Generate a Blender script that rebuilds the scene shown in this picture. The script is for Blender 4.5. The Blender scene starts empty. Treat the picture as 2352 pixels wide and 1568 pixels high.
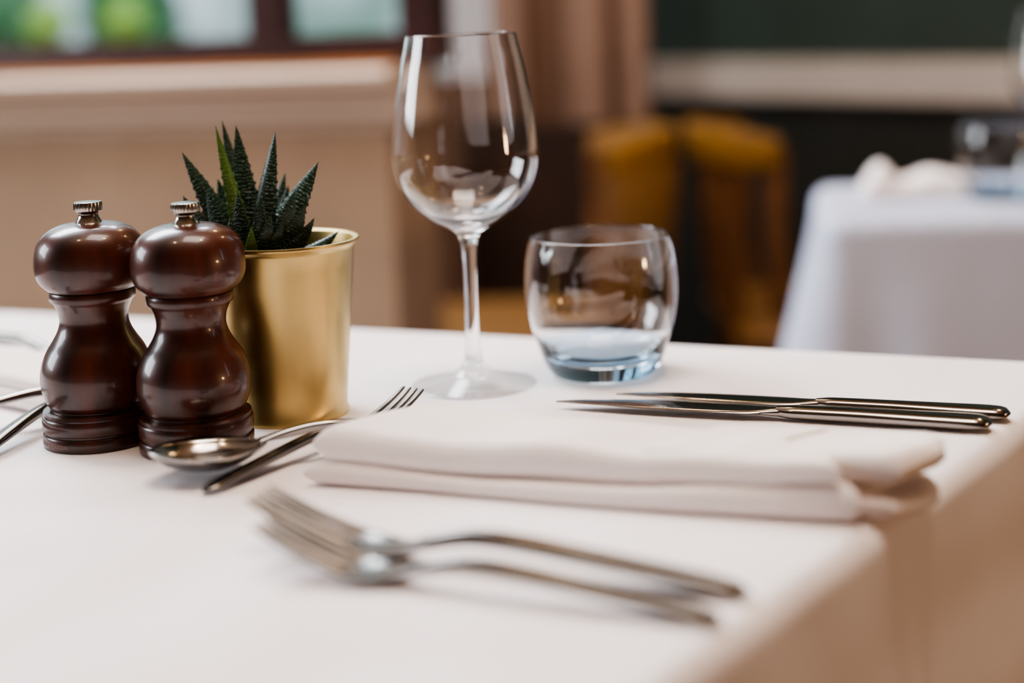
import bpy, bmesh, math, random
from mathutils import Vector, Matrix, noise
random.seed(4)
PI=math.pi
S=bpy.context.scene
COL=S.collection
T=0.75                                   # table top height
# ------------------------------------------------------------------ camera
F=3360.0; V0=265.0
PITCH=math.radians(3.5); ROLL=math.radians(-2.2)
CAM=Vector((0,0,T+0.215))
R=Matrix.Rotation(PI/2-PITCH,3,'X') @ Matrix.Rotation(ROLL,3,'Z')
cd=bpy.data.cameras.new('camera'); cam=bpy.data.objects.new('camera',cd); COL.objects.link(cam)
cam.matrix_world=Matrix.Translation(CAM) @ R.to_4x4()
cd.sensor_width=36; cd.lens=F/2352*36; cd.shift_y=-(784-V0)/2352
cd.dof.use_dof=True; cd.dof.focus_distance=0.785; cd.dof.aperture_fstop=2.2
cd.clip_start=0.02
S.camera=cam
try:
    S.view_settings.view_transform='AgX'; S.view_settings.look='AgX - Medium High Contrast'; S.view_settings.exposure=0.65
except Exception as ex: print(ex)
def ray(u,v): return R @ Vector(((u-1176)/F,(V0-v)/F,-1))
def at(u,v,z=T):
    d=ray(u,v); t=(z-CAM.z)/d.z
    return CAM+d*t
def atY(u,v,Y):
    d=ray(u,v); return CAM+d*(Y/d.y)
def v2(p): return Vector((p[0],p[1]))
# ------------------------------------------------------------------ materials
def mat(name,col,rough=.5,metal=0,**kw):
    m=bpy.data.materials.new(name); m.use_nodes=True
    b=m.node_tree.nodes['Principled BSDF']
    b.inputs['Base Color'].default_value=(*col,1); b.inputs['Roughness'].default_value=rough
    b.inputs['Metallic'].default_value=metal
    for k,v in kw.items(): b.inputs[k.replace('_',' ')].default_value=v
    return m
def nd(m,t,**kw):
    n=m.node_tree.nodes.new(t)
    for k,v in kw.items():
        if k in n.inputs: n.inputs[k].default_value=v
        else: setattr(n,k,v)
    return n
def lk(m,a,b): m.node_tree.links.new(a,b)
def bsdf(m): return m.node_tree.nodes['Principled BSDF']
def noise_col(m,c1,c2,scale=5,vec=(1,1,1),detail=3,lo=.3,hi=.7):
    tc=nd(m,'ShaderNodeTexCoord'); mp=nd(m,'ShaderNodeMapping'); mp.inputs['Scale'].default_value=vec
    lk(m,tc.outputs['Object'],mp.inputs['Vector'])
    n=nd(m,'ShaderNodeTexNoise',Scale=scale,Detail=detail); lk(m,mp.outputs[0],n.inputs['Vector'])
    r=nd(m,'ShaderNodeValToRGB'); r.color_ramp.elements[0].position=lo; r.color_ramp.elements[1].position=hi
    r.color_ramp.elements[0].color=(*c1,1); r.color_ramp.elements[1].color=(*c2,1)
    lk(m,n.outputs['Fac'],r.inputs[0]); lk(m,r.outputs[0],bsdf(m).inputs['Base Color'])
    return n
def bump(m,scale,strength,dist=.001,detail=3):
    tc=nd(m,'ShaderNodeTexCoord'); n=nd(m,'ShaderNodeTexNoise',Scale=scale,Detail=detail)
    lk(m,tc.outputs['Object'],n.inputs['Vector'])
    b=nd(m,'ShaderNodeBump',Strength=strength,Distance=dist); lk(m,n.outputs['Fac'],b.inputs['Height'])
    lk(m,b.outputs[0],bsdf(m).inputs['Normal'])
def translucent(m,fac,col):
    out=m.node_tree.nodes['Material Output']; t=nd(m,'ShaderNodeBsdfTranslucent'); t.inputs['Color'].default_value=(*col,1)
    mx=nd(m,'ShaderNodeMixShader'); mx.inputs[0].default_value=fac
    lk(m,bsdf(m).outputs[0],mx.inputs[1]); lk(m,t.outputs[0],mx.inputs[2]); lk(m,mx.outputs[0],out.inputs[0])
M={}
M['cloth']=mat('white_cloth',(.86,.815,.83),.92); bump(M['cloth'],9,.6,.02,1)
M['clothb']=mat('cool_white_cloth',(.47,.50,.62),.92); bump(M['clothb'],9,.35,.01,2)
M['napkin']=mat('napkin_linen',(.89,.815,.79),.9); bump(M['napkin'],40,.35,.002,3)
M['steel']=mat('polished_steel',(.28,.265,.25),.15,1); noise_col(M['steel'],(.27,.257,.245),(.34,.325,.31),30)
M['steeld']=mat('dimmed_steel',(.2,.19,.18),.18,1); noise_col(M['steeld'],(.13,.122,.114),(.18,.168,.156),30)  # same steel, colour darkened to tone down bright reflections on the forks
M['wood']=mat('dark_lacquered_wood',(.08,.028,.017),.34,Coat_Weight=.4,Coat_Roughness=.08,Specular_IOR_Level=.35)
noise_col(M['wood'],(.009,.0028,.0022),(.084,.0190,.0090),70,(1,1,.08),6,.28,.72)
M['chrome']=mat('brushed_finial',(.6,.56,.5),.2,1); noise_col(M['chrome'],(.32,.29,.25),(.48,.44,.38),90)
M['gold']=mat('brushed_gold',(.66,.46,.18),.36,1); noise_col(M['gold'],(.45,.325,.125),(.59,.44,.19),40,(1,1,.1),3)
M['glass']=mat('clear_glass',(1,1,1),0,0,Transmission_Weight=1,IOR=1.47)
M['glassblue']=mat('blue_glass',(.40,.67,.92),0,0,Transmission_Weight=1,IOR=1.47)
def thin():
    m=mat('thin_glass',(1,1,1),0); out=m.node_tree.nodes['Material Output']
    tr=nd(m,'ShaderNodeBsdfTransparent'); tr.inputs[0].default_value=(.985,.988,.99,1)
    gl=nd(m,'ShaderNodeBsdfGlossy'); gl.inputs['Roughness'].default_value=.01
    lw=nd(m,'ShaderNodeLayerWeight'); pw=nd(m,'ShaderNodeMath',operation='POWER'); pw.inputs[1].default_value=4
    ad=nd(m,'ShaderNodeMath',operation='MULTIPLY_ADD'); ad.inputs[1].default_value=.7; ad.inputs[2].default_value=.04
    mx=nd(m,'ShaderNodeMixShader')
    lk(m,lw.outputs['Facing'],pw.inputs[0]); lk(m,pw.outputs[0],ad.inputs[0])
    lk(m,ad.outputs[0],mx.inputs[0]); lk(m,tr.outputs[0],mx.inputs[1]); lk(m,gl.outputs[0],mx.inputs[2]); lk(m,mx.outputs[0],out.inputs[0])
    return m
M['thin']=thin()
M['soil']=mat('soil',(.05,.03,.02),.95); bump(M['soil'],120,1,.004)
M['text']=mat('engraving',(.30,.16,.11),.7); noise_col(M['text'],(.26,.15,.11),(.34,.20,.15),50)
def leafmat(name,c,c2,pale):
    m=mat(name,c,.36)
    uv=nd(m,'ShaderNodeUVMap'); sx=nd(m,'ShaderNodeSeparateXYZ'); lk(m,uv.outputs[0],sx.inputs[0])
    mp=nd(m,'ShaderNodeMapping'); mp.inputs['Scale'].default_value=(5,14,1); lk(m,uv.outputs[0],mp.inputs['Vector'])
    nz=nd(m,'ShaderNodeTexNoise',Scale=1.0,Detail=2.0); lk(m,mp.outputs[0],nz.inputs['Vector'])
    a=nd(m,'ShaderNodeMath',operation='MULTIPLY'); a.inputs[1].default_value=220; lk(m,sx.outputs['Y'],a.inputs[0])
    b=nd(m,'ShaderNodeMath',operation='MULTIPLY_ADD'); b.inputs[1].default_value=18; lk(m,nz.outputs['Fac'],b.inputs[0]); lk(m,a.outputs[0],b.inputs[2])
    s=nd(m,'ShaderNodeMath',operation='SINE'); lk(m,b.outputs[0],s.inputs[0])
    mp2=nd(m,'ShaderNodeMapping'); mp2.inputs['Scale'].default_value=(26,34,1); lk(m,uv.outputs[0],mp2.inputs['Vector'])
    n3=nd(m,'ShaderNodeTexNoise',Scale=1.0,Detail=1.0); lk(m,mp2.outputs[0],n3.inputs['Vector'])
    mu=nd(m,'ShaderNodeMath',operation='MULTIPLY'); lk(m,s.outputs[0],mu.inputs[0]); lk(m,n3.outputs['Fac'],mu.inputs[1])
    r=nd(m,'ShaderNodeValToRGB'); r.color_ramp.elements[0].position=.36; r.color_ramp.elements[1].position=.60
    r.color_ramp.elements[0].color=(0,0,0,1)
    lk(m,mu.outputs[0],r.inputs[0])
    n2=nd(m,'ShaderNodeTexNoise',Scale=4.0); lk(m,uv.outputs[0],n2.inputs['Vector'])
    mx0=nd(m,'ShaderNodeMix',data_type='RGBA'); lk(m,n2.outputs['Fac'],mx0.inputs['Factor'])
    mx0.inputs['A'].default_value=(*c,1); mx0.inputs['B'].default_value=(*c2,1)
    mx=nd(m,'ShaderNodeMix',data_type='RGBA'); lk(m,r.outputs[0],mx.inputs['Factor']); lk(m,mx0.outputs['Result'],mx.inputs['A']); mx.inputs['B'].default_value=(*pale,1)
    lk(m,mx.outputs['Result'],bsdf(m).inputs['Base Color'])
    bp=nd(m,'ShaderNodeBump',Strength=.8,Distance=.0015); lk(m,r.outputs[0],bp.inputs['Height']); lk(m,bp.outputs[0],bsdf(m).inputs['Normal'])
    return m
M['leaf']=leafmat('leaf_dark',(.005,.019,.012),(.015,.050,.024),(.18,.28,.22))
M['leafb']=leafmat('leaf_bright',(.045,.12,.012),(.09,.19,.025),(.2,.3,.1))
def proc(name,c,rough=.7,var=.15,scale=4,**kw):
    m=mat(name,c,rough,**kw); noise_col(m,tuple(x*(1-var) for x in c),tuple(min(1,x*(1+var)) for x in c),scale); return m
M['cream']=proc('cream_wall',(.35,.24,.16),.8)
M['creamtrim']=proc('cream_trim',(.60,.47,.37),.5,.05)
M['framewood']=proc('window_wood',(.034,.012,.011),.35,.3,6)
M['sillwood']=proc('sill_wood',(.36,.13,.025),.4,.2,6)
M['green']=proc('dark_green_wall',(.017,.031,.020),.6)
M['greenlow']=proc('dark_olive_wall',(.011,.011,.007),.7)
M['rail']=proc('rail_paint',(.45,.39,.34),.5,.05)
M['pinktan']=proc('pink_tan_panel',(.26,.165,.12),.7,.08)
M['brownpanel']=proc('brown_panel',(.13,.066,.038),.7,.1)
M['darkdado']=proc('dark_dado',(.036,.015,.009),.6,.2)
M['mustard']=proc('mustard_leather',(.27,.128,.018),.5,.12,14)
M['tanleather']=proc('tan_leather',(.24,.12,.034),.5,.15,14)
M['tanwood']=proc('oak_wood',(.16,.066,.02),.5,.2,12)
M['floor']=proc('floor_boards',(.16,.075,.035),.4,.25,6)
M['roomwall']=proc('room_wall',(.11,.065,.038),.8)
M['ceil']=proc('ceiling_paint',(.36,.26,.19),.9,.05)
M['sheer']=proc('white_curtain',(.9,.89,.92),.9,.03); translucent(M['sheer'],.5,(.9,.9,.95))
M['outside']=mat('garden_wall',(.55,.72,.78),.9); noise_col(M['outside'],(.18,.34,.27),(.68,.80,.86),2.6,(1,1,1),2,.34,.62)
M['bush']=proc('bush_leaves',(.05,.20,.07),.6,.4,14)
M['bushb']=proc('bright_leaves',(.46,.74,.18),.6,.3,14)
M['tabwood']=proc('table_wood',(.2,.1,.05),.5,.2)
# ------------------------------------------------------------------ object helpers
def link(name,me,m=None,parent=None,loc=None):
    o=bpy.data.objects.new(name,me); COL.objects.link(o)
    if m and me is not None:
        me.materials.append(m)
    if parent: o.parent=parent
    if loc is not None: o.location=loc
    return o
def obj(name,bm,m,parent=None,smooth=True,ang=40,loc=None):
    me=bpy.data.meshes.new(name); bm.to_mesh(me); bm.free()
    if smooth:
        for p in me.polygons: p.use_smooth=True
        me.set_sharp_from_angle(angle=math.radians(ang))
    return link(name,me,m,parent,loc)
def tag(o,label,cat,group=None):
    o['label']=label; o['category']=cat
    if group: o['group']=group
    return o
def thing(name,label,cat,loc=(0,0,0),rz=0,group=None):
    o=bpy.data.objects.new(name,None); COL.objects.link(o); o.location=loc; o.rotation_euler=(0,0,rz)
    o.empty_display_size=.02
    return tag(o,label,cat,group)
def struct(o): o['kind']='structure'; return o
def dup(root,label,loc=None,rz=None,group=None,scale=None):
    def cp(o,par):
        c=o.copy(); COL.objects.link(c); c.parent=par
        for ch in list(o.children): cp(ch,c)
        return c
    r=cp(root,None); r['label']=label
    if loc is not None: r.location=loc
    if rz is not None: r.rotation_euler=(0,0,rz)
    if scale: r.scale=(scale,)*3
    if group: r['group']=group
    return r
def box(bm,x0,x1,y0,y1,z0,z1,bev=0):
    g=bmesh.ops.create_cube(bm,size=1)
    for v in g['verts']:
        v.co=Vector(((x0+x1)/2+v.co.x*(x1-x0),(y0+y1)/2+v.co.y*(y1-y0),(z0+z1)/2+v.co.z*(z1-z0)))
    if bev:
        es=set(e for v in g['verts'] for e in v.link_edges)
        bmesh.ops.bevel(bm,geom=list(es),offset=bev,segments=3,affect='EDGES')
def boxbm(*a,**k):
    bm=bmesh.new(); box(bm,*a,**k); return bm
def cat(pts,k=5):
    out=[]; n=len(pts)
    for i in range(n-1):
        p0=pts[max(i-1,0)]; p1=pts[i]; p2=pts[i+1]; p3=pts[min(i+2,n-1)]
        for j in range(k):
            t=j/k
            out.append(tuple(.5*((2*b)+(-a+c)*t+(2*a-5*b+4*c-d)*t*t+(-a+3*b-3*c+d)*t**3) for a,b,c,d in zip(p0,p1,p2,p3)))
    out.append(tuple(pts[-1])); return out
def lathe(prof,n=64):
    bm=bmesh.new(); rings=[]
    for r,z in prof:
        if r<1e-5: rings.append([bm.verts.new((0,0,z))])
        else: rings.append([bm.verts.new((r*math.cos(2*PI*j/n),r*math.sin(2*PI*j/n),z)) for j in range(n)])
    for a,b in zip(rings,rings[1:]):
        for j in range(n):
            k=(j+1)%n
            if len(a)==1 and len(b)==1: continue
            if len(a)==1: bm.faces.new((a[0],b[k],b[j]))
            elif len(b)==1: bm.faces.new((a[j],a[k],b[0]))
            else: bm.faces.new((a[j],a[k],b[k],b[j]))
    return bm
def curve(tab):
    xs=[t[0] for t in tab]; ys=[t[1] for t in tab]
    def f(x):
        if x<=xs[0]: return ys[0]
        if x>=xs[-1]: return ys[-1]
        for i in range(len(xs)-1):
            if x<=xs[i+1]:
                h=xs[i+1]-xs[i]; t=(x-xs[i])/h
                def sl(j):
                    if j==0: return (ys[1]-ys[0])/(xs[1]-xs[0])
                    if j==len(xs)-1: return (ys[-1]-ys[-2])/(xs[-1]-xs[-2])
                    return (ys[j+1]-ys[j-1])/(xs[j+1]-xs[j-1])
                m0=sl(i)*h; m1=sl(i+1)*h
                return (2*t**3-3*t*t+1)*ys[i]+(t**3-2*t*t+t)*m0+(-2*t**3+3*t*t)*ys[i+1]+(t**3-t*t)*m1
    return f
def sweepx(bm,x0,x1,n,zf,hw,th,yf=lambda x:0,seg=14,dish=0):
    """rod along +x whose centre height is zf(x), half width hw(x), half thickness th(x)"""
    rings=[]
    for i in range(n+1):
        x=x0+(x1-x0)*i/n; e=1e-4
        tz=(zf(x+e)-zf(x-e))/(2*e); nl=math.hypot(1,tz); nx,nz=-tz/nl,1/nl
        ring=[]
        for j in range(seg):
            a=2*PI*j/seg; c,s=math.cos(a),math.sin(a)
            y=hw(x)*(abs(c)**.8)*(1 if c>=0 else -1); h=th(x)*(abs(s)**.8)*(1 if s>=0 else -1)
            d=dish*(abs(c)**1.6)*hw(x)
            ring.append(bm.verts.new((x+nx*(h+d),yf(x)+y,zf(x)+nz*(h+d))))
        rings.append(ring)
    for a,b in zip(rings,rings[1:]):
        for j in range(seg): bm.faces.new((a[j],b[j],b[(j+1)%seg],a[(j+1)%seg]))
    bm.faces.new(rings[0]); bm.faces.new(rings[-1][::-1])
    bmesh.ops.recalc_face_normals(bm,faces=bm.faces)
    return bm
# ------------------------------------------------------------------ tablecloth
def outline(corners,r,ne):
    n=len(corners); pts=[]
    for i in range(n):
        p=corners[i]; a=(corners[i-1]-p).normalized(); b=(corners[(i+1)%n]-p).normalized()
        A=p+a*r; B=p+b*r
        for k in range(13):
            t=k/12; pts.append(A*(1-t)**2+p*2*t*(1-t)+B*t*t)
        q=corners[(i+1)%n]; B2=q+(p-q).normalized()*r
        for k in range(1,ne): pts.append(B.lerp(B2,k/ne))
    return pts
def tablecloth(name,corners,r,ne,drop,flare,fold,rf,m,crease=None):
    P=outline(corners,r,ne); n=len(P)
    area=sum(P[i].x*P[(i+1)%n].y-P[(i+1)%n].x*P[i].y for i in range(n))
    if area<0: P=P[::-1]
    N=[]
    for i in range(n):
        t=(P[(i+1)%n]-P[i-1]).normalized(); N.append(Vector((t.y,-t.x)))
    for _ in range(3): N=[(N[i-1]+N[i]+N[(i+1)%n]).normalized() for i in range(n)]
    c=sum(P,Vector((0,0)))/n
    bm=bmesh.new(); rings=[]
    for s in (.02,.25,.5,.7,.85,.95,1):
        rings.append([bm.verts.new((*(c+(P[i]-N[i]*rf-c)*s),T)) for i in range(n)])
    for k in range(1,7):
        th=k/6*PI/2
        rings.append([bm.verts.new((*(P[i]-N[i]*rf*(1-math.sin(th))),T-rf*(1-math.cos(th)))) for i in range(n)])
    per=[0]
    for i in range(1,n): per.append(per[-1]+(P[i]-P[i-1]).length)
    for k in range(1,15):
        f=k/14; d=rf+(drop-rf)*f
        ring=[]
        for i in range(n):
            q=flare*f+fold*f**1.2*(.6*math.sin(per[i]*17+.8)+.5*math.sin(per[i]*31+2.1+f))
            if crease:
                for cc,am in crease: q+=am*math.exp(-((P[i]-cc).length/.007)**2)*min(1,f*5)
            cs=sum(max(0,1-(P[i]-cn).length/.16) for cn in corners)
            q+=cs*fold*2.2*f*(1+math.cos(per[i]*48))
            ring.append(bm.verts.new((*(P[i]+N[i]*q),T-d)))
        rings.append(ring)
    bm.faces.new(rings[0])
    for a,b in zip(rings,rings[1:]):
        for j in range(n): k=(j+1)%n; bm.faces.new((a[j],a[k],b[k],b[j]))
    bmesh.ops.recalc_face_normals(bm,faces=bm.faces)
    return obj(name,bm,M[m],ang=70)
def isect(a,b,c,d):
    r=b-a; s=d-c; t=((c-a).x*s.y-(c-a).y*s.x)/(r.x*s.y-r.y*s.x); return a+r*t
fa,fb=v2(at(60,712)),v2(at(2352,822)); ra,rb=v2(at(2352,975)),v2(at(1545,1568))
CR=isect(fa,fb,ra,rb); fdir=(fb-fa).normalized(); ED=(ra-rb).normalized()
CL=fa-fdir*.035
corners=[CR,CL,CL-ED*.92,CR-ED*.92]
cr=v2(at(2060,1190))
tc1=tablecloth('tablecloth',corners,.03,130,.42,.03,.006,.012,'cloth',[(cr,.005)])
tag(tc1,'white tablecloth on the near table under the wine glass and mills','tablecloth')
def table_under(cs,label):
    c=sum(cs,Vector((0,0)))/4
    t=thing('dining_table',label,'table',(c.x,c.y,0))
    bm=bmesh.new()
    ins=[c+(p-c)*.93 for p in cs]
    lo=[bm.verts.new((p.x-c.x,p.y-c.y,T-.034)) for p in ins]; hi=[bm.verts.new((p.x-c.x,p.y-c.y,T-.003)) for p in ins]
    bm.faces.new(lo); bm.faces.new(hi)
    for i in range(4): bm.faces.new((lo[i],lo[(i+1)%4],hi[(i+1)%4],hi[i]))
    bmesh.ops.recalc_face_normals(bm,faces=bm.faces)
    obj('tabletop',bm,M['tabwood'],t,False)
    for p in cs:
        q=(p-c)*.80
        bm=bmesh.new(); bmesh.ops.create_cone(bm,segments=16,radius1=.018,radius2=.028,depth=T-.034,cap_ends=True)
        for v in bm.verts: v.co+=Vector((q.x,q.y,(T-.034)/2))
        obj('leg',bm,M['tabwood'],t)
table_under(corners,'wooden dining table hidden under the near white tablecloth')
# ------------------------------------------------------------------ pepper mills
kM=.000232
def mz(v): return (1030-v)*kM
def mill(label,phi):
    t=thing('pepper_mill',label,'pepper mill',group=None)
    rp=lambda L:[(r*kM*.975,mz(v)) for r,v in L]
    base=rp([(0,1030),(128,1030),(131,1028),(132,1024),(132,1003),(130,1000),(126.5,998),(126.5,995),(130,993),(132,990),(132,964),(130,961),(127,960),(127,957),(129,955),(128,950),(120,947)])
    b=obj('base',lathe(base,72),M['wood'],t,ang=35)
    body=rp([(120,947),(112,946),(112,944)])+cat(rp([(112,944),(122,925),(130,897),(131,870),(126,842),(113,812),(97,788),(85,766),(80,745),(83,722),(92,702)]),6)+rp([(98,697),(100,694),(100,678),(98,675),(90,674)])
    obj('body',lathe(body,72),M['wood'],t,ang=35)
    head=rp([(90,672.5),(101,672),(104,670)])+cat(rp([(104,670),(119,656),(129,636),(131.5,612),(129,586),(120,560),(100,538),(70,524),(38,519)]),6)+rp([(0,518)])
    obj('head',lathe(head,72),M['wood'],t,ang=35)
    fin=cat(rp([(32,519.5),(29,515),(24,506),(23,499),(27,494)]),4)+rp([(32,492),(33.5,490),(33.5,475),(32,472),(26,470.5),(0,470)])
    bm=lathe(fin,60)
    for v in bm.verts:                      # knurled edge
        rr=math.hypot(v.co.x,v.co.y)
        if rr>32.2*kM*.975:
            j=round(math.atan2(v.co.y,v.co.x)/(2*PI/60))
            if j%2: v.co.x*=.95; v.co.y*=.95
    obj('finial',bm,M['chrome'],t,ang=30)
    cu=bpy.data.curves.new('lettering','FONT'); cu.body='COLE & MASON'; cu.size=.0032; cu.align_x='CENTER'; cu.space_character=1.15
    to=bpy.data.objects.new('tmp',cu); COL.objects.link(to); bpy.context.view_layer.update()
    me=bpy.data.meshes.new_from_object(to.evaluated_get(bpy.context.evaluated_depsgraph_get()))
    bpy.data.objects.remove(to)
    rr=132*kM*.975+.00006
    for v in me.vertices:
        a=phi+v.co.x/rr; v.co=Vector((rr*math.sin(a),-rr*math.cos(a),mz(1020)+v.co.y))
    me.name='lettering'
    link('lettering',me,M['text'],b)
    return t
pR=at(454,1025)
m1=mill('dark brown wooden pepper mill touching the gold pot, behind the spoon',.35); m1.location=(pR.x,pR.y,T)
pL=at(234,1008); d=(v2(pL)-v2(pR))
if d.length<.0612: d=d.normalized()*.0612
m2=mill('dark brown wooden pepper mill farther from the gold pot, left of its twin',-.75); m2.location=(pR.x+d.x,pR.y+d.y,T)
# ------------------------------------------------------------------ potted succulent
pp=at(667,948)
t=thing('potted_succulent','dark green striped succulent growing in a shiny gold metal pot','potted plant',(pp.x,pp.y,T))
H=.0995; rb=.0325; rt=.0404
prof=[(0,.002),(rb-.002,.002),(rb-.001,.0),(rb+.001,.0),(rb+.0012,.002),(rb+.0002,.004)]+[(rb+(rt-rb)*i/10,.004+(H-.009)*i/10) for i in range(1,11)]
prof+=[(rt+.0008,H-.0030),(rt+.0024,H-.0020),(rt+.0030,H-.0008),(rt+.0026,H+.0002),(rt+.0012,H+.0004),(rt-.0004,H-.0004),(rt-.001,H-.004),(rt-.0025,H-.02),(0.0,H-.021)]
obj('pot',lathe(prof,96),M['gold'],t,ang=50)
bm=lathe([(rt-.0028,H-.016),(rt*.6,H-.012),(0,H-.010)],40)
for v in bm.verts: v.co.z+=noise.noise(v.co*200)*.002
obj('soil',bm,M['soil'],t)
def leaf(tip,base,w,bend):
    """fleshy keeled leaf from base to tip, bowed by the vector bend, with toothed margins"""
    bm=bmesh.new(); uvl=bm.loops.layers.uv.new('UVMap'); n=64; seg=12; rings=[]
    mid=(tip+base)/2+bend
    ax=(tip-base).normalized()
    side=ax.cross(Vector((ax.x,ax.y,0.001)) if abs(ax.x)+abs(ax.y)>.15 else Vector((.25,-1,0)))
    if side.length<1e-5: side=Vector((1,0,0))
    side.normalize()
    fr=ax.cross(Vector((0,-1,.1))).normalized()
    side=(side*.35+fr*(.65 if side.dot(fr)>=0 else -.65)).normalized()
    for i in range(n+1):
        s=i/n; p=base*(1-s)**2+mid*2*s*(1-s)+tip*s*s
        tg=((mid-base)*(1-s)+(tip-mid)*s).normalized()
        sd=(side-tg*side.dot(tg)).normalized(); nm=sd.cross(tg)
        ww=w*(.86+.5*s-.2*s*s)*(1-s**1.5)**.92 if s<1 else 0
        ww=max(ww,.0002)
        ring=[]
        for j in range(seg):
            a=2*PI*j/seg; c_,s_=math.cos(a),math.sin(a)
            h=.45*ww*s_ if s_<0 else .18*ww*s_
            wob=1+(.15 if i%4==1 else -.02)*(abs(c_)>.95)+.03*math.sin(i*1.4+j*2.1)
            ring.append(bm.verts.new(p+sd*ww*c_*wob+nm*(h*1.1)))
        rings.append((ring,s))
    for (a,sa),(b,sb) in zip(rings,rings[1:]):
        for j in range(seg):
            k=(j+1)%seg
            f=bm.faces.new((a[j],a[k],b[k],b[j]))
            for l,(uu,vv) in zip(f.loops,((j/seg,sa),((j+1)/seg,sa),((j+1)/seg,sb),(j/seg,sb))): l[uvl].uv=(uu,vv*(tip-base).length/.07)
    bm.faces.new(rings[-1][0]); bm.faces.new(rings[0][0][::-1])
    bmesh.ops.recalc_face_normals(bm,faces=bm.faces)
    return bm
PB=Vector((pp.x,pp.y,T))
LV=[(418,350,.0,.0100,0),(495,289,-.004,.0066,1),(510,277,.012,.0076,0),(542,288,.004,.0104,0),(632,303,-.004,.0104,0),
    (655,396,.022,.0085,0),(731,372,-.006,.0134,0),(700,470,-.014,.0100,0),(421,450,-.002,.0120,0),(778,530,-.008,.007,0),
    (444,478,-.014,.0100,0),(528,497,-.028,.0068,0),(622,492,-.029,.0070,0),(578,520,-.032,.0055,1),(600,420,.016,.009,0),(690,536,-.024,.006,0),(560,350,.018,.008,0),
    (676,440,-.016,.0098,0),(545,440,-.020,.008,0),(602,455,-.024,.0075,0),(462,500,-.020,.0085,0),(650,505,-.028,.006,0),(722,500,-.012,.0075,0),
    (500,410,.014,.0095,0),(662,425,.012,.0095,0),(474,436,-.010,.0100,0)]
bc=atY(588,580,pp.y)-PB
for i,(u,v,dy,w,b) in enumerate(LV):
    tip=atY(u,v,pp.y+dy)-PB
    dirx=tip.x-bc.x
    low=v>400
    base=Vector((bc.x+dirx*(.32 if low else .13),dy*.55-.002,H-.014))
    bend=Vector((dirx*(.10 if low else .02),dy*.3,-abs(dirx)*(.05 if low else -.02)))
    obj('leaf',leaf(tip,base,w*.92,bend),M['leafb' if b else 'leaf'],t,ang=60)
# ------------------------------------------------------------------ wine glass
kW=.213/818
def W(L): return [(r*kW,(885-v)*kW) for r,v in L]
def wine_glass(label,loc):
    t=thing('wine_glass',label,'wine glass',loc)
    foot=W([(0,885),(141,885)])+cat(W([(141,885),(145,883),(143,880)]),3)[1:]+cat(W([(143,880),(115,874),(80,866),(50,858),(34,848)]),5)[1:]
    stem=cat(W([(34,848),(24,832),(18,800),(15,720),(15.5,620),(18,565),(22,545)]),6)
    bowl=cat(W([(22,545),(30,531),(50,518),(88,497),(127,464),(155,420),(168,370),(166.5,320),(157,240),(144,160),(133,110),(126,77)]),7)+W([(125,75),(123.8,75)])
    bowl+=cat(W([(123.2,77),(130.2,110),(141.2,160),(154.2,240),(163,320),(164.2,370),(151,420),(122,460),(82,490),(42,504)]),7)+W([(0,508)])
    obj('foot',lathe(foot,96),M['thin'],t,ang=80); obj('stem',lathe(stem,96),M['glass'],t,ang=80); obj('bowl',lathe(bowl,96),M['glass'],t,ang=80)
    return t
g=at(1090,884)
wg=wine_glass('tall clear stemmed wine glass standing beside the gold pot',(g.x,g.y,T+.0004))
kT=.0855/312
def Q(L): return [(r*kT,(850-v)*kT) for r,v in L]
def tumbler(label,loc):
    t=thing('tumbler',label,'drinking glass',loc)
    b=Q([(0,850),(104,850)])+cat(Q([(104,850),(116,846),(127,832),(138,806),(145,784)]),5)[1:]
    w=cat(Q([(145,784),(155,755),(166,710),(171,660),(169,610),(162,565),(154,540)]),7)+Q([(152,538),(150.5,538)])
    w+=cat(Q([(149,540),(157,567),(164,610),(166,660),(161,712),(146,765),(120,800),(80,812)]),7)+Q([(0,816)])
    obj('base',lathe(b,96),M['glassblue'],t,ang=80)['label']='thick blue tinted glass base'
    obj('bowl',lathe(w,96),M['glass'],t,ang=80)
    return t
g=at(1387,856)
tb=tumbler('short rounded clear tumbler right of the wine glass on the near table',(g.x,g.y,T+.0004))
# ------------------------------------------------------------------ cutlery
zc=curve([(0,.0200),(.02,.0110),(.042,.0040),(.056,.0028),(.066,.0042),(.078,.0080),(.094,.0110),(.115,.0107),(.15,.0074),(.2,.0024)])
def fork_proto():
    t=thing('fork','','fork')
    hb=sweepx(bmesh.new(),.076,.2,44,zc,curve([(.076,.0034),(.1,.0035),(.14,.0046),(.175,.0056),(.190,.0056),(.1965,.0042),(.1995,.0018),(.2,.0005)]),
        curve([(.076,.0028),(.1,.0034),(.15,.0030),(.19,.0022),(.2,.0006)]))
    obj('handle',hb,M['steeld'],t,ang=60)
    h=obj('head',sweepx(bmesh.new(),.040,.078,28,zc,curve([(.040,.0112),(.048,.0114),(.056,.0098),(.063,.0070),(.07,.0047),(.078,.0034)]),
        curve([(.040,.0012),(.065,.0018),(.078,.0028)]),seg=20,dish=.16),M['steeld'],t,ang=60)
    for k in range(4):
        y0=-.0093+.0062*k
        zt=lambda x,y0=y0: zc(x)+.16*abs(y0)**1.6/.0112**.6*min(1,x/.03)
        obj('tine',sweepx(bmesh.new(),0,.043,20,zt,curve([(0,.0010),(.004,.0017),(.03,.0022),(.043,.0026)]),curve([(0,.0008),(.01,.0014),(.043,.0015)]),yf=lambda x,y0=y0:y0*(.93+.07*x/.04),seg=8),M['steeld'],h,ang=60)
    return t
zs=curve([(0.052,.0100),(.065,.0122),(.085,.0145),(.105,.0135),(.14,.0085),(.18,.0022)])
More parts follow.
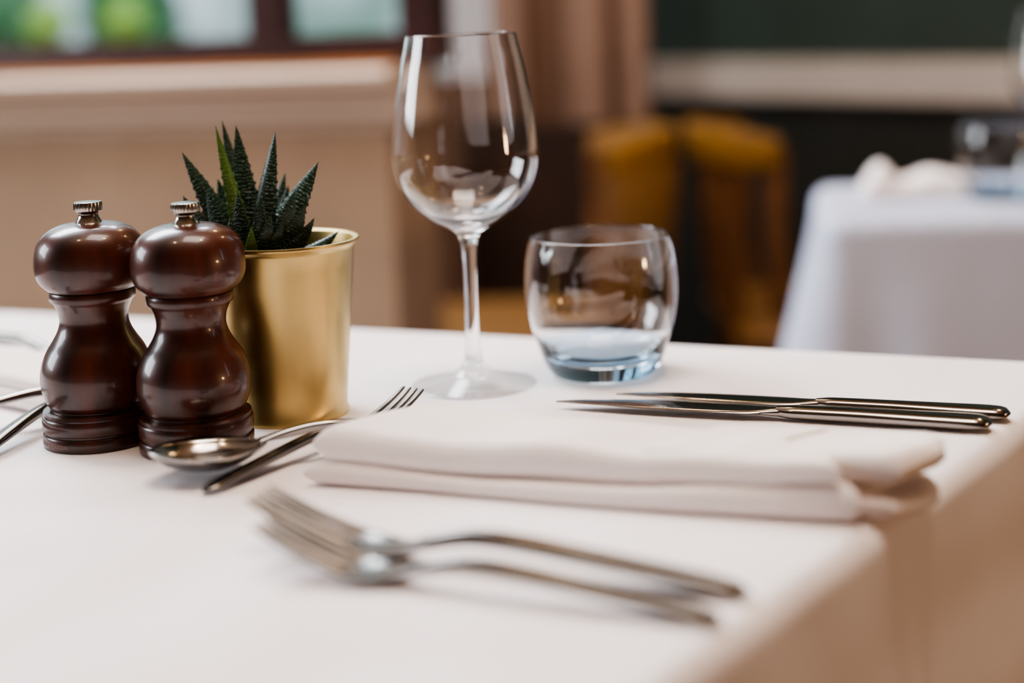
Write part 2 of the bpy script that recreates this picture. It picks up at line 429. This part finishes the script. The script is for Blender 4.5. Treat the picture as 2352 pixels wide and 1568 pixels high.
def spoon_proto():
    t=thing('spoon','','spoon')
    obj('handle',sweepx(bmesh.new(),.055,.18,44,zs,curve([(.055,.0034),(.065,.0027),(.09,.0030),(.13,.0042),(.16,.0054),(.172,.0052),(.1775,.0036),(.18,.0005)]),
        curve([(.055,.0011),(.07,.0023),(.1,.0026),(.16,.0016),(.18,.0005)])),M['steel'],t,ang=60)
    hw=curve([(0,.0005),(.0025,.0070),(.008,.0132),(.018,.0196),(.028,.0218),(.038,.0202),(.047,.0142),(.053,.0075),(.058,.0033)])
    bm=bmesh.new(); n=40; q=20; grid=[]
    for i in range(n+1):
        x=.058*(i/n)**1.25 if i<n else .058
        s=x/.058
        rim=.0118-.0018*s*s-.001*math.sin(PI*s)
        dep=.0108*(math.sin(PI*min(1,s**.9))**.6 if 0<s<1 else 0)
        grid.append([bm.verts.new((x,hw(x)*(-1+2*j/q),max(.0002,rim-dep*(1-(-1+2*j/q)**2)**.8))) for j in range(q+1)])
    for i in range(n):
        for j in range(q): bm.faces.new((grid[i][j],grid[i+1][j],grid[i+1][j+1],grid[i][j+1]))
    bmesh.ops.recalc_face_normals(bm,faces=bm.faces)
    o=obj('bowl',bm,M['steel'],t,ang=60); md=o.modifiers.new('thickness','SOLIDIFY'); md.thickness=.0012; md.offset=0
    return t
def knife_proto():
    t=thing('knife','','knife')
    bm=bmesh.new()
    zk=lambda x:.0036
    top=curve([(0,-.004),(.01,.001),(.03,.0062),(.06,.0092),(.09,.0098),(.112,.0085),(.122,.0055),(.128,.0045)])
    bot=curve([(0,-.0048),(.02,-.0066),(.05,-.0082),(.1,-.0082),(.118,-.006),(.128,-.0045)])
    sweepx(bm,0,.128,50,zk,lambda x:max(.0003,(top(x)-bot(x))/2),curve([(0,.0005),(.05,.0008),(.11,.0012),(.128,.0026)]),yf=lambda x:(top(x)+bot(x))/2,seg=14)
    obj('blade',bm,M['steel'],t,ang=60)
    obj('handle',sweepx(bmesh.new(),.124,.235,44,lambda x:.0038,curve([(.124,.0040),(.132,.0060),(.17,.0068),(.215,.0088),(.228,.0086),(.2335,.0056),(.235,.001)]),
        curve([(.124,.0026),(.134,.0034),(.2,.0036),(.228,.0034),(.234,.0022),(.235,.0008)])),M['steel'],t,ang=60)
    return t
def place(o,tip,end,L,z=T+.0006,ry=0,scale=None):
    d=v2(end)-v2(tip)
    s=scale or d.length/L
    o.location=(tip[0],tip[1],z); o.rotation_euler=(0,ry,math.atan2(d.y,d.x)); o.scale=(s,s,s)
fk=fork_proto(); fk['label']='blurred steel fork in the foreground, nearer the napkin of the pair'
place(fk,at(592,1130,T+.022),at(1722,1358,T+.003),.2)
o=dup(fk,'blurred steel fork in the foreground, nearest the camera and tablecloth edge')
place(o,at(605,1180,T+.022),at(1660,1420,T+.003),.2)
o=dup(fk,'small steel dessert fork crossing under the spoon, tines emerging behind the napkin')
place(o,at(950,888,T+.017),at(466,1126,T+.003),.2)
fkA=dup(fk,'steel fork at left edge of table behind the mills, farther of the two')
d=Vector((.80,-.60))
def pl(o,p,L0,d,sc): # p = point on fork at local x=L0, tines pointing along d
    tip=v2(p)+d.normalized()*L0*sc; place(o,tip,tip-d,.2,scale=sc)
pl(fkA,at(142,822,T+.004),.056,d,1.05)
fkB=dup(fk,'steel fork at left edge of table behind the mills, nearer of the two')
pl(fkB,at(118,850,T+.004),.056,d,1.05)
fkC=dup(fk,'steel dessert fork beside the left mill, its handle running off the left frame')
p0=at(118,942,T+.008); p1=at(-20,1014,T+.008); dd=(v2(p1)-v2(p0)).normalized()
place(fkC,v2(p0)-dd*.085,v2(p0)+dd*.1,.2,scale=.92)
sp=spoon_proto(); sp['label']='steel dessert spoon with shiny bowl lying in front of the right mill'
tp=at(342,1042,T+.0155); dirs=Vector((.925,.38)); place(sp,tp,v2(tp)+dirs,.18,z=T+.0050,ry=.022,scale=.98)
spB=dup(sp,'steel dessert spoon at the left frame edge beside the left napkin')
p0=at(98,906,T+.016); p1=at(0,921,T+.016); dd=(v2(p1)-v2(p0)).normalized()
place(spB,v2(p0)-dd*.09,v2(p0)-dd*.09+dd,.18,z=T+.0035,scale=1.0)
kn=knife_proto(); kn['label']='steel table knife behind the napkin, the nearer of two'
place(kn,at(1284,934),at(2280,990),.235)
o=dup(kn,'steel table knife behind the napkin, the farther one with its tip near the tumbler')
place(o,at(1420,916),at(2322,966),.235)
# ------------------------------------------------------------------ napkins
def sstep(x): x=max(0,min(1,x)); return x*x*(3-2*x)
def napkin(name,label,Ln,Wd,e,wd,P0,t1,t2,roll=True,backcut=.05,taper=.10,amp0=.0022):
    """folded napkin: two soft folded layers, and at one end the loose folds opening out"""
    bm=bmesh.new()
    def put(l,w,z):
        w*=1-taper*l/Ln
        return bm.verts.new((P0.x+e.x*l+wd.x*w,P0.y+e.y*l+wd.y*w,T+z))
    def slab(z0f,thf,w0f,l0,l1,endf,wb=Wd,sd=0,amp=amp0,rnd=.006,wav=0):
        n=90; rings=[]
        for i in range(n+1):
            s=i/n; ring=[]
            l=l0+(l1-l0)*(s-math.sin(2*PI*s)/(2*PI)*.8)
            de=min(l-l0,l1-l)
            edge=max(.30,math.sqrt(max(0,1-(1-min(1,de/rnd))**2)))
            th=thf(l)*edge; z0=z0f(l)+thf(l)*(1-edge)*.5; w0=w0f(l)
            pts=[]
            K=9
            for k in range(K+1):
                a=-PI/2-PI*k/K; pts.append((w0+th/2*(1+math.cos(a)),z0+th/2+th/2*math.sin(a)))
            for k in range(1,12): pts.append((w0+th/2+(wb-w0-th)*k/12,z0+th))
            for k in range(K+1):
                a=PI/2-PI*k/K; pts.append((wb-th/2+th/2*math.cos(a),z0+th/2+th/2*math.sin(a)))
            for k in range(1,12): pts.append((wb-th/2-(wb-w0-th)*k/12,z0))
            for (w,z) in pts:
                ll=l+endf(w)*max(0,(l-Ln*.6)/(Ln*.4))
                q=noise.noise(Vector((ll*18+sd,w*30,z0*80)))*amp*(z/.02 if z<.02 else 1)
                if wav: q+=wav*math.sin(w*95+sd)*sstep((l-Ln*.72)/(Ln*.28))
                ring.append(put(ll,w,.0006+max(0,z+q)))
            rings.append(ring)
        m=len(rings[0])
        for a,b in zip(rings,rings[1:]):
            for j in range(m): bm.faces.new((a[j],a[(j+1)%m],b[(j+1)%m],b[j]))
        bm.faces.new(rings[0]); bm.faces.new(rings[-1])
    cutf=lambda w:-backcut*sstep(w/.045)
    slab(lambda l:0,t1,lambda l:0.0015*math.sin(l*30),0,Ln,cutf)
    slab(lambda l:t1(l)-.0006,t2,lambda l:.003+.004*math.sin(l/Ln*PI)-.001*l/Ln,.003,Ln-.008,cutf)
    if roll:   # the loose folds curling over at the right end
        ef=lambda c,b:(lambda w:-b*((w-c)/.040)**2)
        L0=Ln-.11
        cc=lambda l:sstep((l-(Ln-.055))/.065)
        slab(lambda l:0,lambda l:.0085,lambda l:.010,L0,Ln+.012,ef(.026,.014),Wd-.004,1.0,.001,.009,.0010)
        slab(lambda l:.0090,lambda l:.0045,lambda l:.018,L0,Ln-.006,ef(.030,.010),Wd-.006,2.3,.001,.006,.0012)
        slab(lambda l:.0140+.0005*cc(l),lambda l:.0108+.0030*cc(l),lambda l:.014,L0,Ln+.012,ef(.030,.012),Wd,4.6,.001,.011,.0014)
    bmesh.ops.recalc_face_normals(bm,faces=bm.faces)
    o=obj(name,bm,M['napkin'],ang=75)
    return tag(o,label,'napkin')
P0=v2(at(697,1117)); P1=v2(at(1972,1216)); e=(P1-P0).normalized(); Ln=(P1-P0).length
napkin('napkin','folded white cloth napkin with a curled end between forks and knives',Ln,.076,e,Vector((.79,.617)).normalized(),P0,
    curve([(0,.0110),(.06,.0085),(.13,.0082),(.19,.0115),(Ln,.0180)]),curve([(0,.0180),(.06,.0172),(.13,.0160),(.19,.0132),(Ln,.0085)]),amp0=.0032)
Pn=v2(at(103,962)); el=Vector((-.81,.585)).normalized()
napkin('napkin','folded white cloth napkin at left frame edge behind the left mill',.2,.055,el,Vector((.5,.86)).normalized(),Pn,
    curve([(0,.012),(.2,.011)]),curve([(0,.009),(.2,.009)]),False,0,0)
# ------------------------------------------------------------------ background table
A=v2(at(1885,508)); ex=Vector((.985,-.07)).normalized(); ey=Vector((.18,.985)).normalized()
bc4=[A,A+ex*.9,A+ex*.9+ey*.34,A+ey*.34]
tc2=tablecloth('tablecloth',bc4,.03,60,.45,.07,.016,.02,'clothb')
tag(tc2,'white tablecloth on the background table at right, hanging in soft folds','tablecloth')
table_under([sum(bc4,Vector((0,0)))/4+(p-sum(bc4,Vector((0,0)))/4)*.95 for p in bc4],'wooden dining table hidden under the background white tablecloth')
g=at(2425,470); dup(wg,'blurred wine glass at right frame edge on the background table',(g.x,g.y,T+.0004))
g=at(2300,458); dup(tb,'blurred clear tumbler standing on the background table',(g.x,g.y,T+.0004))
Pb=v2(at(1990,462))
nb=napkin('napkin','blurred folded white napkin lying on the background table',.13,.06,Vector((1,-.1)).normalized(),Vector((.1,1)).normalized(),Pb,
    curve([(0,.010),(.05,.012),(.15,.008)]),curve([(0,.004),(.022,.028),(.045,.007),(.08,.016),(.13,.004)]),False,0,0,.007)
# ------------------------------------------------------------------ chairs
def chair(label,loc,rz,solid):
    t=thing('dining_chair',label,'chair',loc,rz)
    def arc(r0,r1,z0,z1,a0,a1,lean=.0,n=28,dip=0):
        bm=bmesh.new(); rings=[]
        for i in range(n+1):
            a=math.radians(a0+(a1-a0)*i/n); ca,sa=math.cos(a),math.sin(a)
            rg=[]; dz=dip*abs(2*i/n-1)**3
            for (r,z) in ((r0,z0),(r1,z0),(r1+lean,z1-.012-dz),(r1+lean-.006,z1-dz),(r0+lean+.006,z1-dz),(r0+lean,z1-.012-dz)):
                rg.append(bm.verts.new((r*ca,r*sa,z)))
            rings.append(rg)
        for a,b in zip(rings,rings[1:]):
            for j in range(6): bm.faces.new((a[j],a[(j+1)%6],b[(j+1)%6],b[j]))
        bm.faces.new(rings[0]); bm.faces.new(rings[-1]); bmesh.ops.recalc_face_normals(bm,faces=bm.faces)
        return bm
    if solid: obj('backrest',arc(.20,.235,.50,.735,122,238,.02),M['tanleather'],t,ang=50)
    obj('top_rail',arc(.214,.246,.725,.790,122,238,.010,28,.02),M['mustard'],t,ang=50)
    for a in ((126,234) if solid else (126,155,205,234)):
        ra_=math.radians(a); bm=bmesh.new()
        n=8; rings=[]
        for i in range(n+1):
            f=i/n; z=.44+f*.30; r=.200+.02*f+.012*math.sin(f*PI)
            rings.append([bm.verts.new((r*math.cos(ra_)+.018*math.cos(b*PI/4),r*math.sin(ra_)+.018*math.sin(b*PI/4),z)) for b in range(8)])
        for p,q in zip(rings,rings[1:]):
            for j in range(8): bm.faces.new((p[j],p[(j+1)%8],q[(j+1)%8],q[j]))
        bm.faces.new(rings[0][::-1]); bm.faces.new(rings[-1])
        obj('back_post',bm,M['tanwood'],t)
    bm=bmesh.new(); box(bm,-.20,.20,-.21,.21,.425,.475,.02); obj('seat',bm,M['tanleather'],t,ang=60)
    for sx,sy in ((-.16,-.17),(-.16,.17),(.165,-.17),(.165,.17)):
        bm=bmesh.new(); bmesh.ops.create_cone(bm,segments=14,radius1=.013,radius2=.020,depth=.43,cap_ends=True)
        for v in bm.verts: f=.5-v.co.z/.43; v.co+=Vector((sx*(1+.15*f),sy*(1+.1*f),.215))
        obj('leg',bm,M['tanwood'],t)
    return t
c1=atY(1530,500,2.42); chair('mustard leather chair with solid curved back, left of the open-backed chair',(c1.x-.232,2.42,0),PI,True)
c2=atY(1580,500,2.5); chair('mustard and oak chair with open back beside the background table',(c2.x+.252,2.5,0),0.0,False)
# ------------------------------------------------------------------ room shell
def sbox(name,m,*a,parent=None,**k):
    o=obj(name,boxbm(*a,**k),M[m],parent,bool(k))
    if not parent: struct(o)
    return o
sbox('floor','floor',-4,4,-3,4.2,-.05,0)
# window wall: local frame, x along the wall (towards the right end), y away from the room
WO=v2(atY(900,400,2.02)); WX=Vector((.955,-.297)).normalized(); WY=Vector((-WX.y,WX.x)); WA=math.atan2(WX.y,WX.x)
def atW(u,v,off=0):
    d=ray(u,v); n=Vector((WY.x,WY.y,0)); o=Vector((WO.x,WO.y,0))+n*off
    p=CAM+d*((o-CAM).dot(n)/d.dot(n)); q=v2(p)-WO
    return q.dot(WX),p.z
def wl(o): o.location=(WO.x,WO.y,0); o.rotation_euler=(0,0,WA); return o
zz=lambda v,off=0: atW(450,v,off)[1]
zsill=zz(168)
bm=bmesh.new(); box(bm,-3.2,0,0,.18,0,zsill-.02)
box(bm,-3.2,-1.9,0,.18,zsill-.02,2.75); box(bm,-1.9,.06,0,.18,2.1,2.75)
struct(wl(obj('wall_left',bm,M['cream'],None,False)))
xc0=atY(800,400,2.78).x; xc1=atY(1065,400,2.78).x
sbox('wall_corner','brownpanel',xc0,xc1,2.78,2.88,0,atY(1000,270,2.78).z)  # brown colour stands in for shade on the wall's return face
def trimx(name,m,prof,x0,x1):
    bm=bmesh.new(); a=[bm.verts.new((x0,y,z)) for y,z in prof]; b=[bm.verts.new((x1,y,z)) for y,z in prof]
    n=len(prof)
    for i in range(n): bm.faces.new((a[i],a[(i+1)%n],b[(i+1)%n],b[i]))
    bm.faces.new(a); bm.faces.new(b); bmesh.ops.recalc_face_normals(bm,faces=bm.faces)
    return struct(wl(obj(name,bm,M[m],None,False)))
z1,z2,z3,z4=zz(168),zz(232),zz(275),zz(300)
trimx('trim_1','creamtrim',[(.12,z1),(-.05,z1),(-.06,z1-.006),(-.055,z1-.022),(-.035,z1-.028),(-.032,z2),(-.022,z2-.006),(-.018,z3),(-.002,z3-.006),(-.002,z4),(.12,z4)],-3.2,.02)
w=bpy.data.objects.new('window_1',None); COL.objects.link(w); w['kind']='structure'; wl(w)
FY=.05
yb=zz(90,FY)
def wb(name,m,x0,x1,z0,z1,y0=0,y1=.06):
    return obj(name,boxbm(x0,x1,FY+y0,FY+y1,z0,z1),M[m],w,False)
X=lambda u:atW(u,60,FY)[0]
xm0,xm1,xj0,xj1=X(568),X(645),X(915),X(1003)
wb('bottom_rail','framewood',-1.9,xj0,zz(150,FY),yb); wb('top_rail','framewood',-1.9,xj0,2.02,2.1)
wb('mullion','framewood',xm0,xm1,yb,2.02); wb('jamb','framewood',xj0,xj1,zz(165,FY),2.1); wb('jamb','framewood',-1.9,-1.82,yb,2.02)
wb('window_sill','sillwood',-1.9,xj0,z1+.001,zz(150,FY)-.001,-.02,.06)
wb('pane','glass',-1.82,xm0,yb,2.02,.025,.031); wb('pane','glass',xm1,xj0,yb,2.02,.025,.031)
# curtain strip right of the window
x0,x1=atY(1003,80,2.45).x,atY(1132,80,2.45).x
bm=bmesh.new(); n=40; a=[];b=[]
for i in range(n+1):
    f=i/n; x=x0+(x1-x0)*f; y=2.45+.008*math.sin(f*22)
    a.append(bm.verts.new((x,y,atY(1060,178,2.45).z))); b.append(bm.verts.new((x,y,2.2)))
for i in range(n): bm.faces.new((a[i],a[i+1],b[i+1],b[i]))
o=obj('curtain',bm,M['sheer'])
tag(o,'narrow white curtain hanging behind the wine glass, right of the window','curtain')
YB=2.95
bx0,bx1=atY(1122,300,YB).x,atY(1497,300,YB).x
bxl=atY(880,300,YB).x
zd=atY(1250,285,YB).z
bm=bmesh.new(); box(bm,bx0,bx1,YB,YB+.1,zd,2.75); box(bm,bxl,bx0,YB,YB+.1,zd,atY(1060,172,YB).z)
struct(obj('wall_back',bm,M['brownpanel'],None,False))
sbox('trim_2','darkdado',bxl,bx1,YB-.02,YB+.1,0,zd)
for i,(ua,ub,m) in enumerate(((1128,1205,'pinktan'),(1308,1392,'pinktan'),(1432,1486,'pinktan'))):
    sbox('trim_%d'%(i+3),m,atY(ua,200,YB-.03).x,atY(ub,200,YB-.03).x,YB-.03,YB,zd,2.7)
ga=Vector((atY(1490,200,3.2).x,3.2)); gb=v2(atY(2352,200,2.45)); gd=(gb-ga).normalized(); gl=(gb-ga).length+2.2
za=(atY(1510,138,3.18).z+atY(2352,135,2.45).z)/2; zb_=(atY(1510,208,3.18).z+atY(2352,250,2.45).z)/2
def gwall(name,m,z0,z1,off,th):
    bm=boxbm(0,gl,-off,th,z0,z1)
    o=obj(name,bm,M[m],None,False); o.location=(ga.x,ga.y,0); o.rotation_euler=(0,0,math.atan2(gd.y,gd.x)); return struct(o)
gwall('wall_right','green',za,2.75,0,.1); gwall('trim_6','greenlow',0,zb_,.0,.1)
gwall('trim_7','rail',zb_,za,.025,.1)
sbox('wall_front','roomwall',-3.4,3.6,-2.7,-2.6,0,2.75)
sbox('wall_west','roomwall',-3.4,-3.3,-2.6,3.3,0,2.75)
sbox('wall_east','roomwall',3.5,3.6,-2.6,2.2,0,2.75)
sbox('ceiling','ceil',-3.4,3.6,-2.7,3.35,2.75,2.85)
# garden outside
sbox('wall_outside','outside',-6,3,6.5,6.6,-.2,3.5)
def bush(label,loc,r,m,seed):
    bm=bmesh.new(); rnd=random.Random(seed)
    for k in range(700):
        d=Vector((rnd.gauss(0,1),rnd.gauss(0,1),rnd.gauss(0,1))).normalized()*r*(.75+.3*rnd.random())
        a=Vector((rnd.gauss(0,1),rnd.gauss(0,1),rnd.gauss(0,1))).normalized(); b=a.cross(d).normalized(); s=r*.16
        vs=[bm.verts.new(d+a*s),bm.verts.new(d+b*s*.5),bm.verts.new(d-a*s),bm.verts.new(d-b*s*.5)]
        bm.faces.new(vs)
    for v in bm.verts: v.co.z=v.co.z*1.2
    t=thing('bush',label,'bush',loc)
    hz=atY(285,50,loc[1]).z
    o=obj('foliage',bm,M[m],t,False); o.location=(0,0,hz)
    bm=bmesh.new()
    bmesh.ops.create_cone(bm,segments=10,radius1=.05,radius2=.03,depth=hz,cap_ends=True)
    for v in bm.verts: v.co.z+=hz/2
    obj('stem',bm,M['tabwood'],t)
def bx(u,Y): return atY(u,40,Y).x
bush('bright lime green bush outside the window, left one',(bx(110,5),5,0),.07,'bushb',1)
bush('bright lime green bush outside the window, right one',(bx(285,5),5,0),.07,'bushb',2)
bush('dark green bush outside at the far left of the window',(bx(10,5.5),5.5,0),.17,'bush',3)
bush('dark green bush outside behind the lime green bushes',(bx(300,6.1),6.1,0),.20,'bush',4)
sbox('ground','floor',-6,3,4.2,6.6,-.05,-.001)
# ------------------------------------------------------------------ light
def area(name,loc,target,sx,sy,power,col):
    l=bpy.data.lights.new(name,'AREA'); l.shape='RECTANGLE'; l.size=sx; l.size_y=sy; l.energy=power; l.color=col
    o=bpy.data.objects.new(name,l); COL.objects.link(o); o.location=loc
    o.rotation_euler=(Vector(target)-Vector(loc)).to_track_quat('-Z','Y').to_euler(); return o
def bulb(name,loc,power,col,r=.05):
    l=bpy.data.lights.new(name,'POINT'); l.energy=power; l.color=col; l.shadow_soft_size=r
    o=bpy.data.objects.new(name,l); COL.objects.link(o); o.location=loc
area('window_daylight',(-.85,2.05,2.2),(-.1,.6,.7),1.6,.6,64,(.87,.93,1))
area('side_window',(-2.9,1.3,1.6),(-.1,.7,.8),1.2,.9,34,(.90,.95,1))
area('ceiling_light',(.1,.8,2.68),(.1,.8,0),.8,.8,17,(1,.86,.77))
bulb('ceiling_bulb',(.35,.75,2.3),9,(1,.72,.45)); bulb('ceiling_bulb',(-.55,.45,2.3),7,(1,.72,.45)); bulb('ceiling_bulb',(.9,1.9,2.2),6,(1,.66,.36),.06)
bulb('ceiling_bulb',(.15,2.3,2.2),6,(1,.66,.36),.06); bulb('overhang_fill',(2.2,.0,1.05),22,(1,.62,.32),.08)  # last one: added warm fill for the cloth drop, no real lamp there
area('cool_fill',(3.2,1.2,1.7),(1.2,1.9,.75),1.4,1.2,16,(.78,.88,1))  # added cool fill for the background table; no window on this side
area('garden_daylight',(-1.5,3.7,3.6),(-1.2,6.5,1),4,2,140,(.9,.96,1))
wd=bpy.data.worlds.new('world'); S.world=wd; wd.use_nodes=True
bg=wd.node_tree.nodes['Background']; bg.inputs[0].default_value=(.75,.85,1,1); bg.inputs[1].default_value=.4
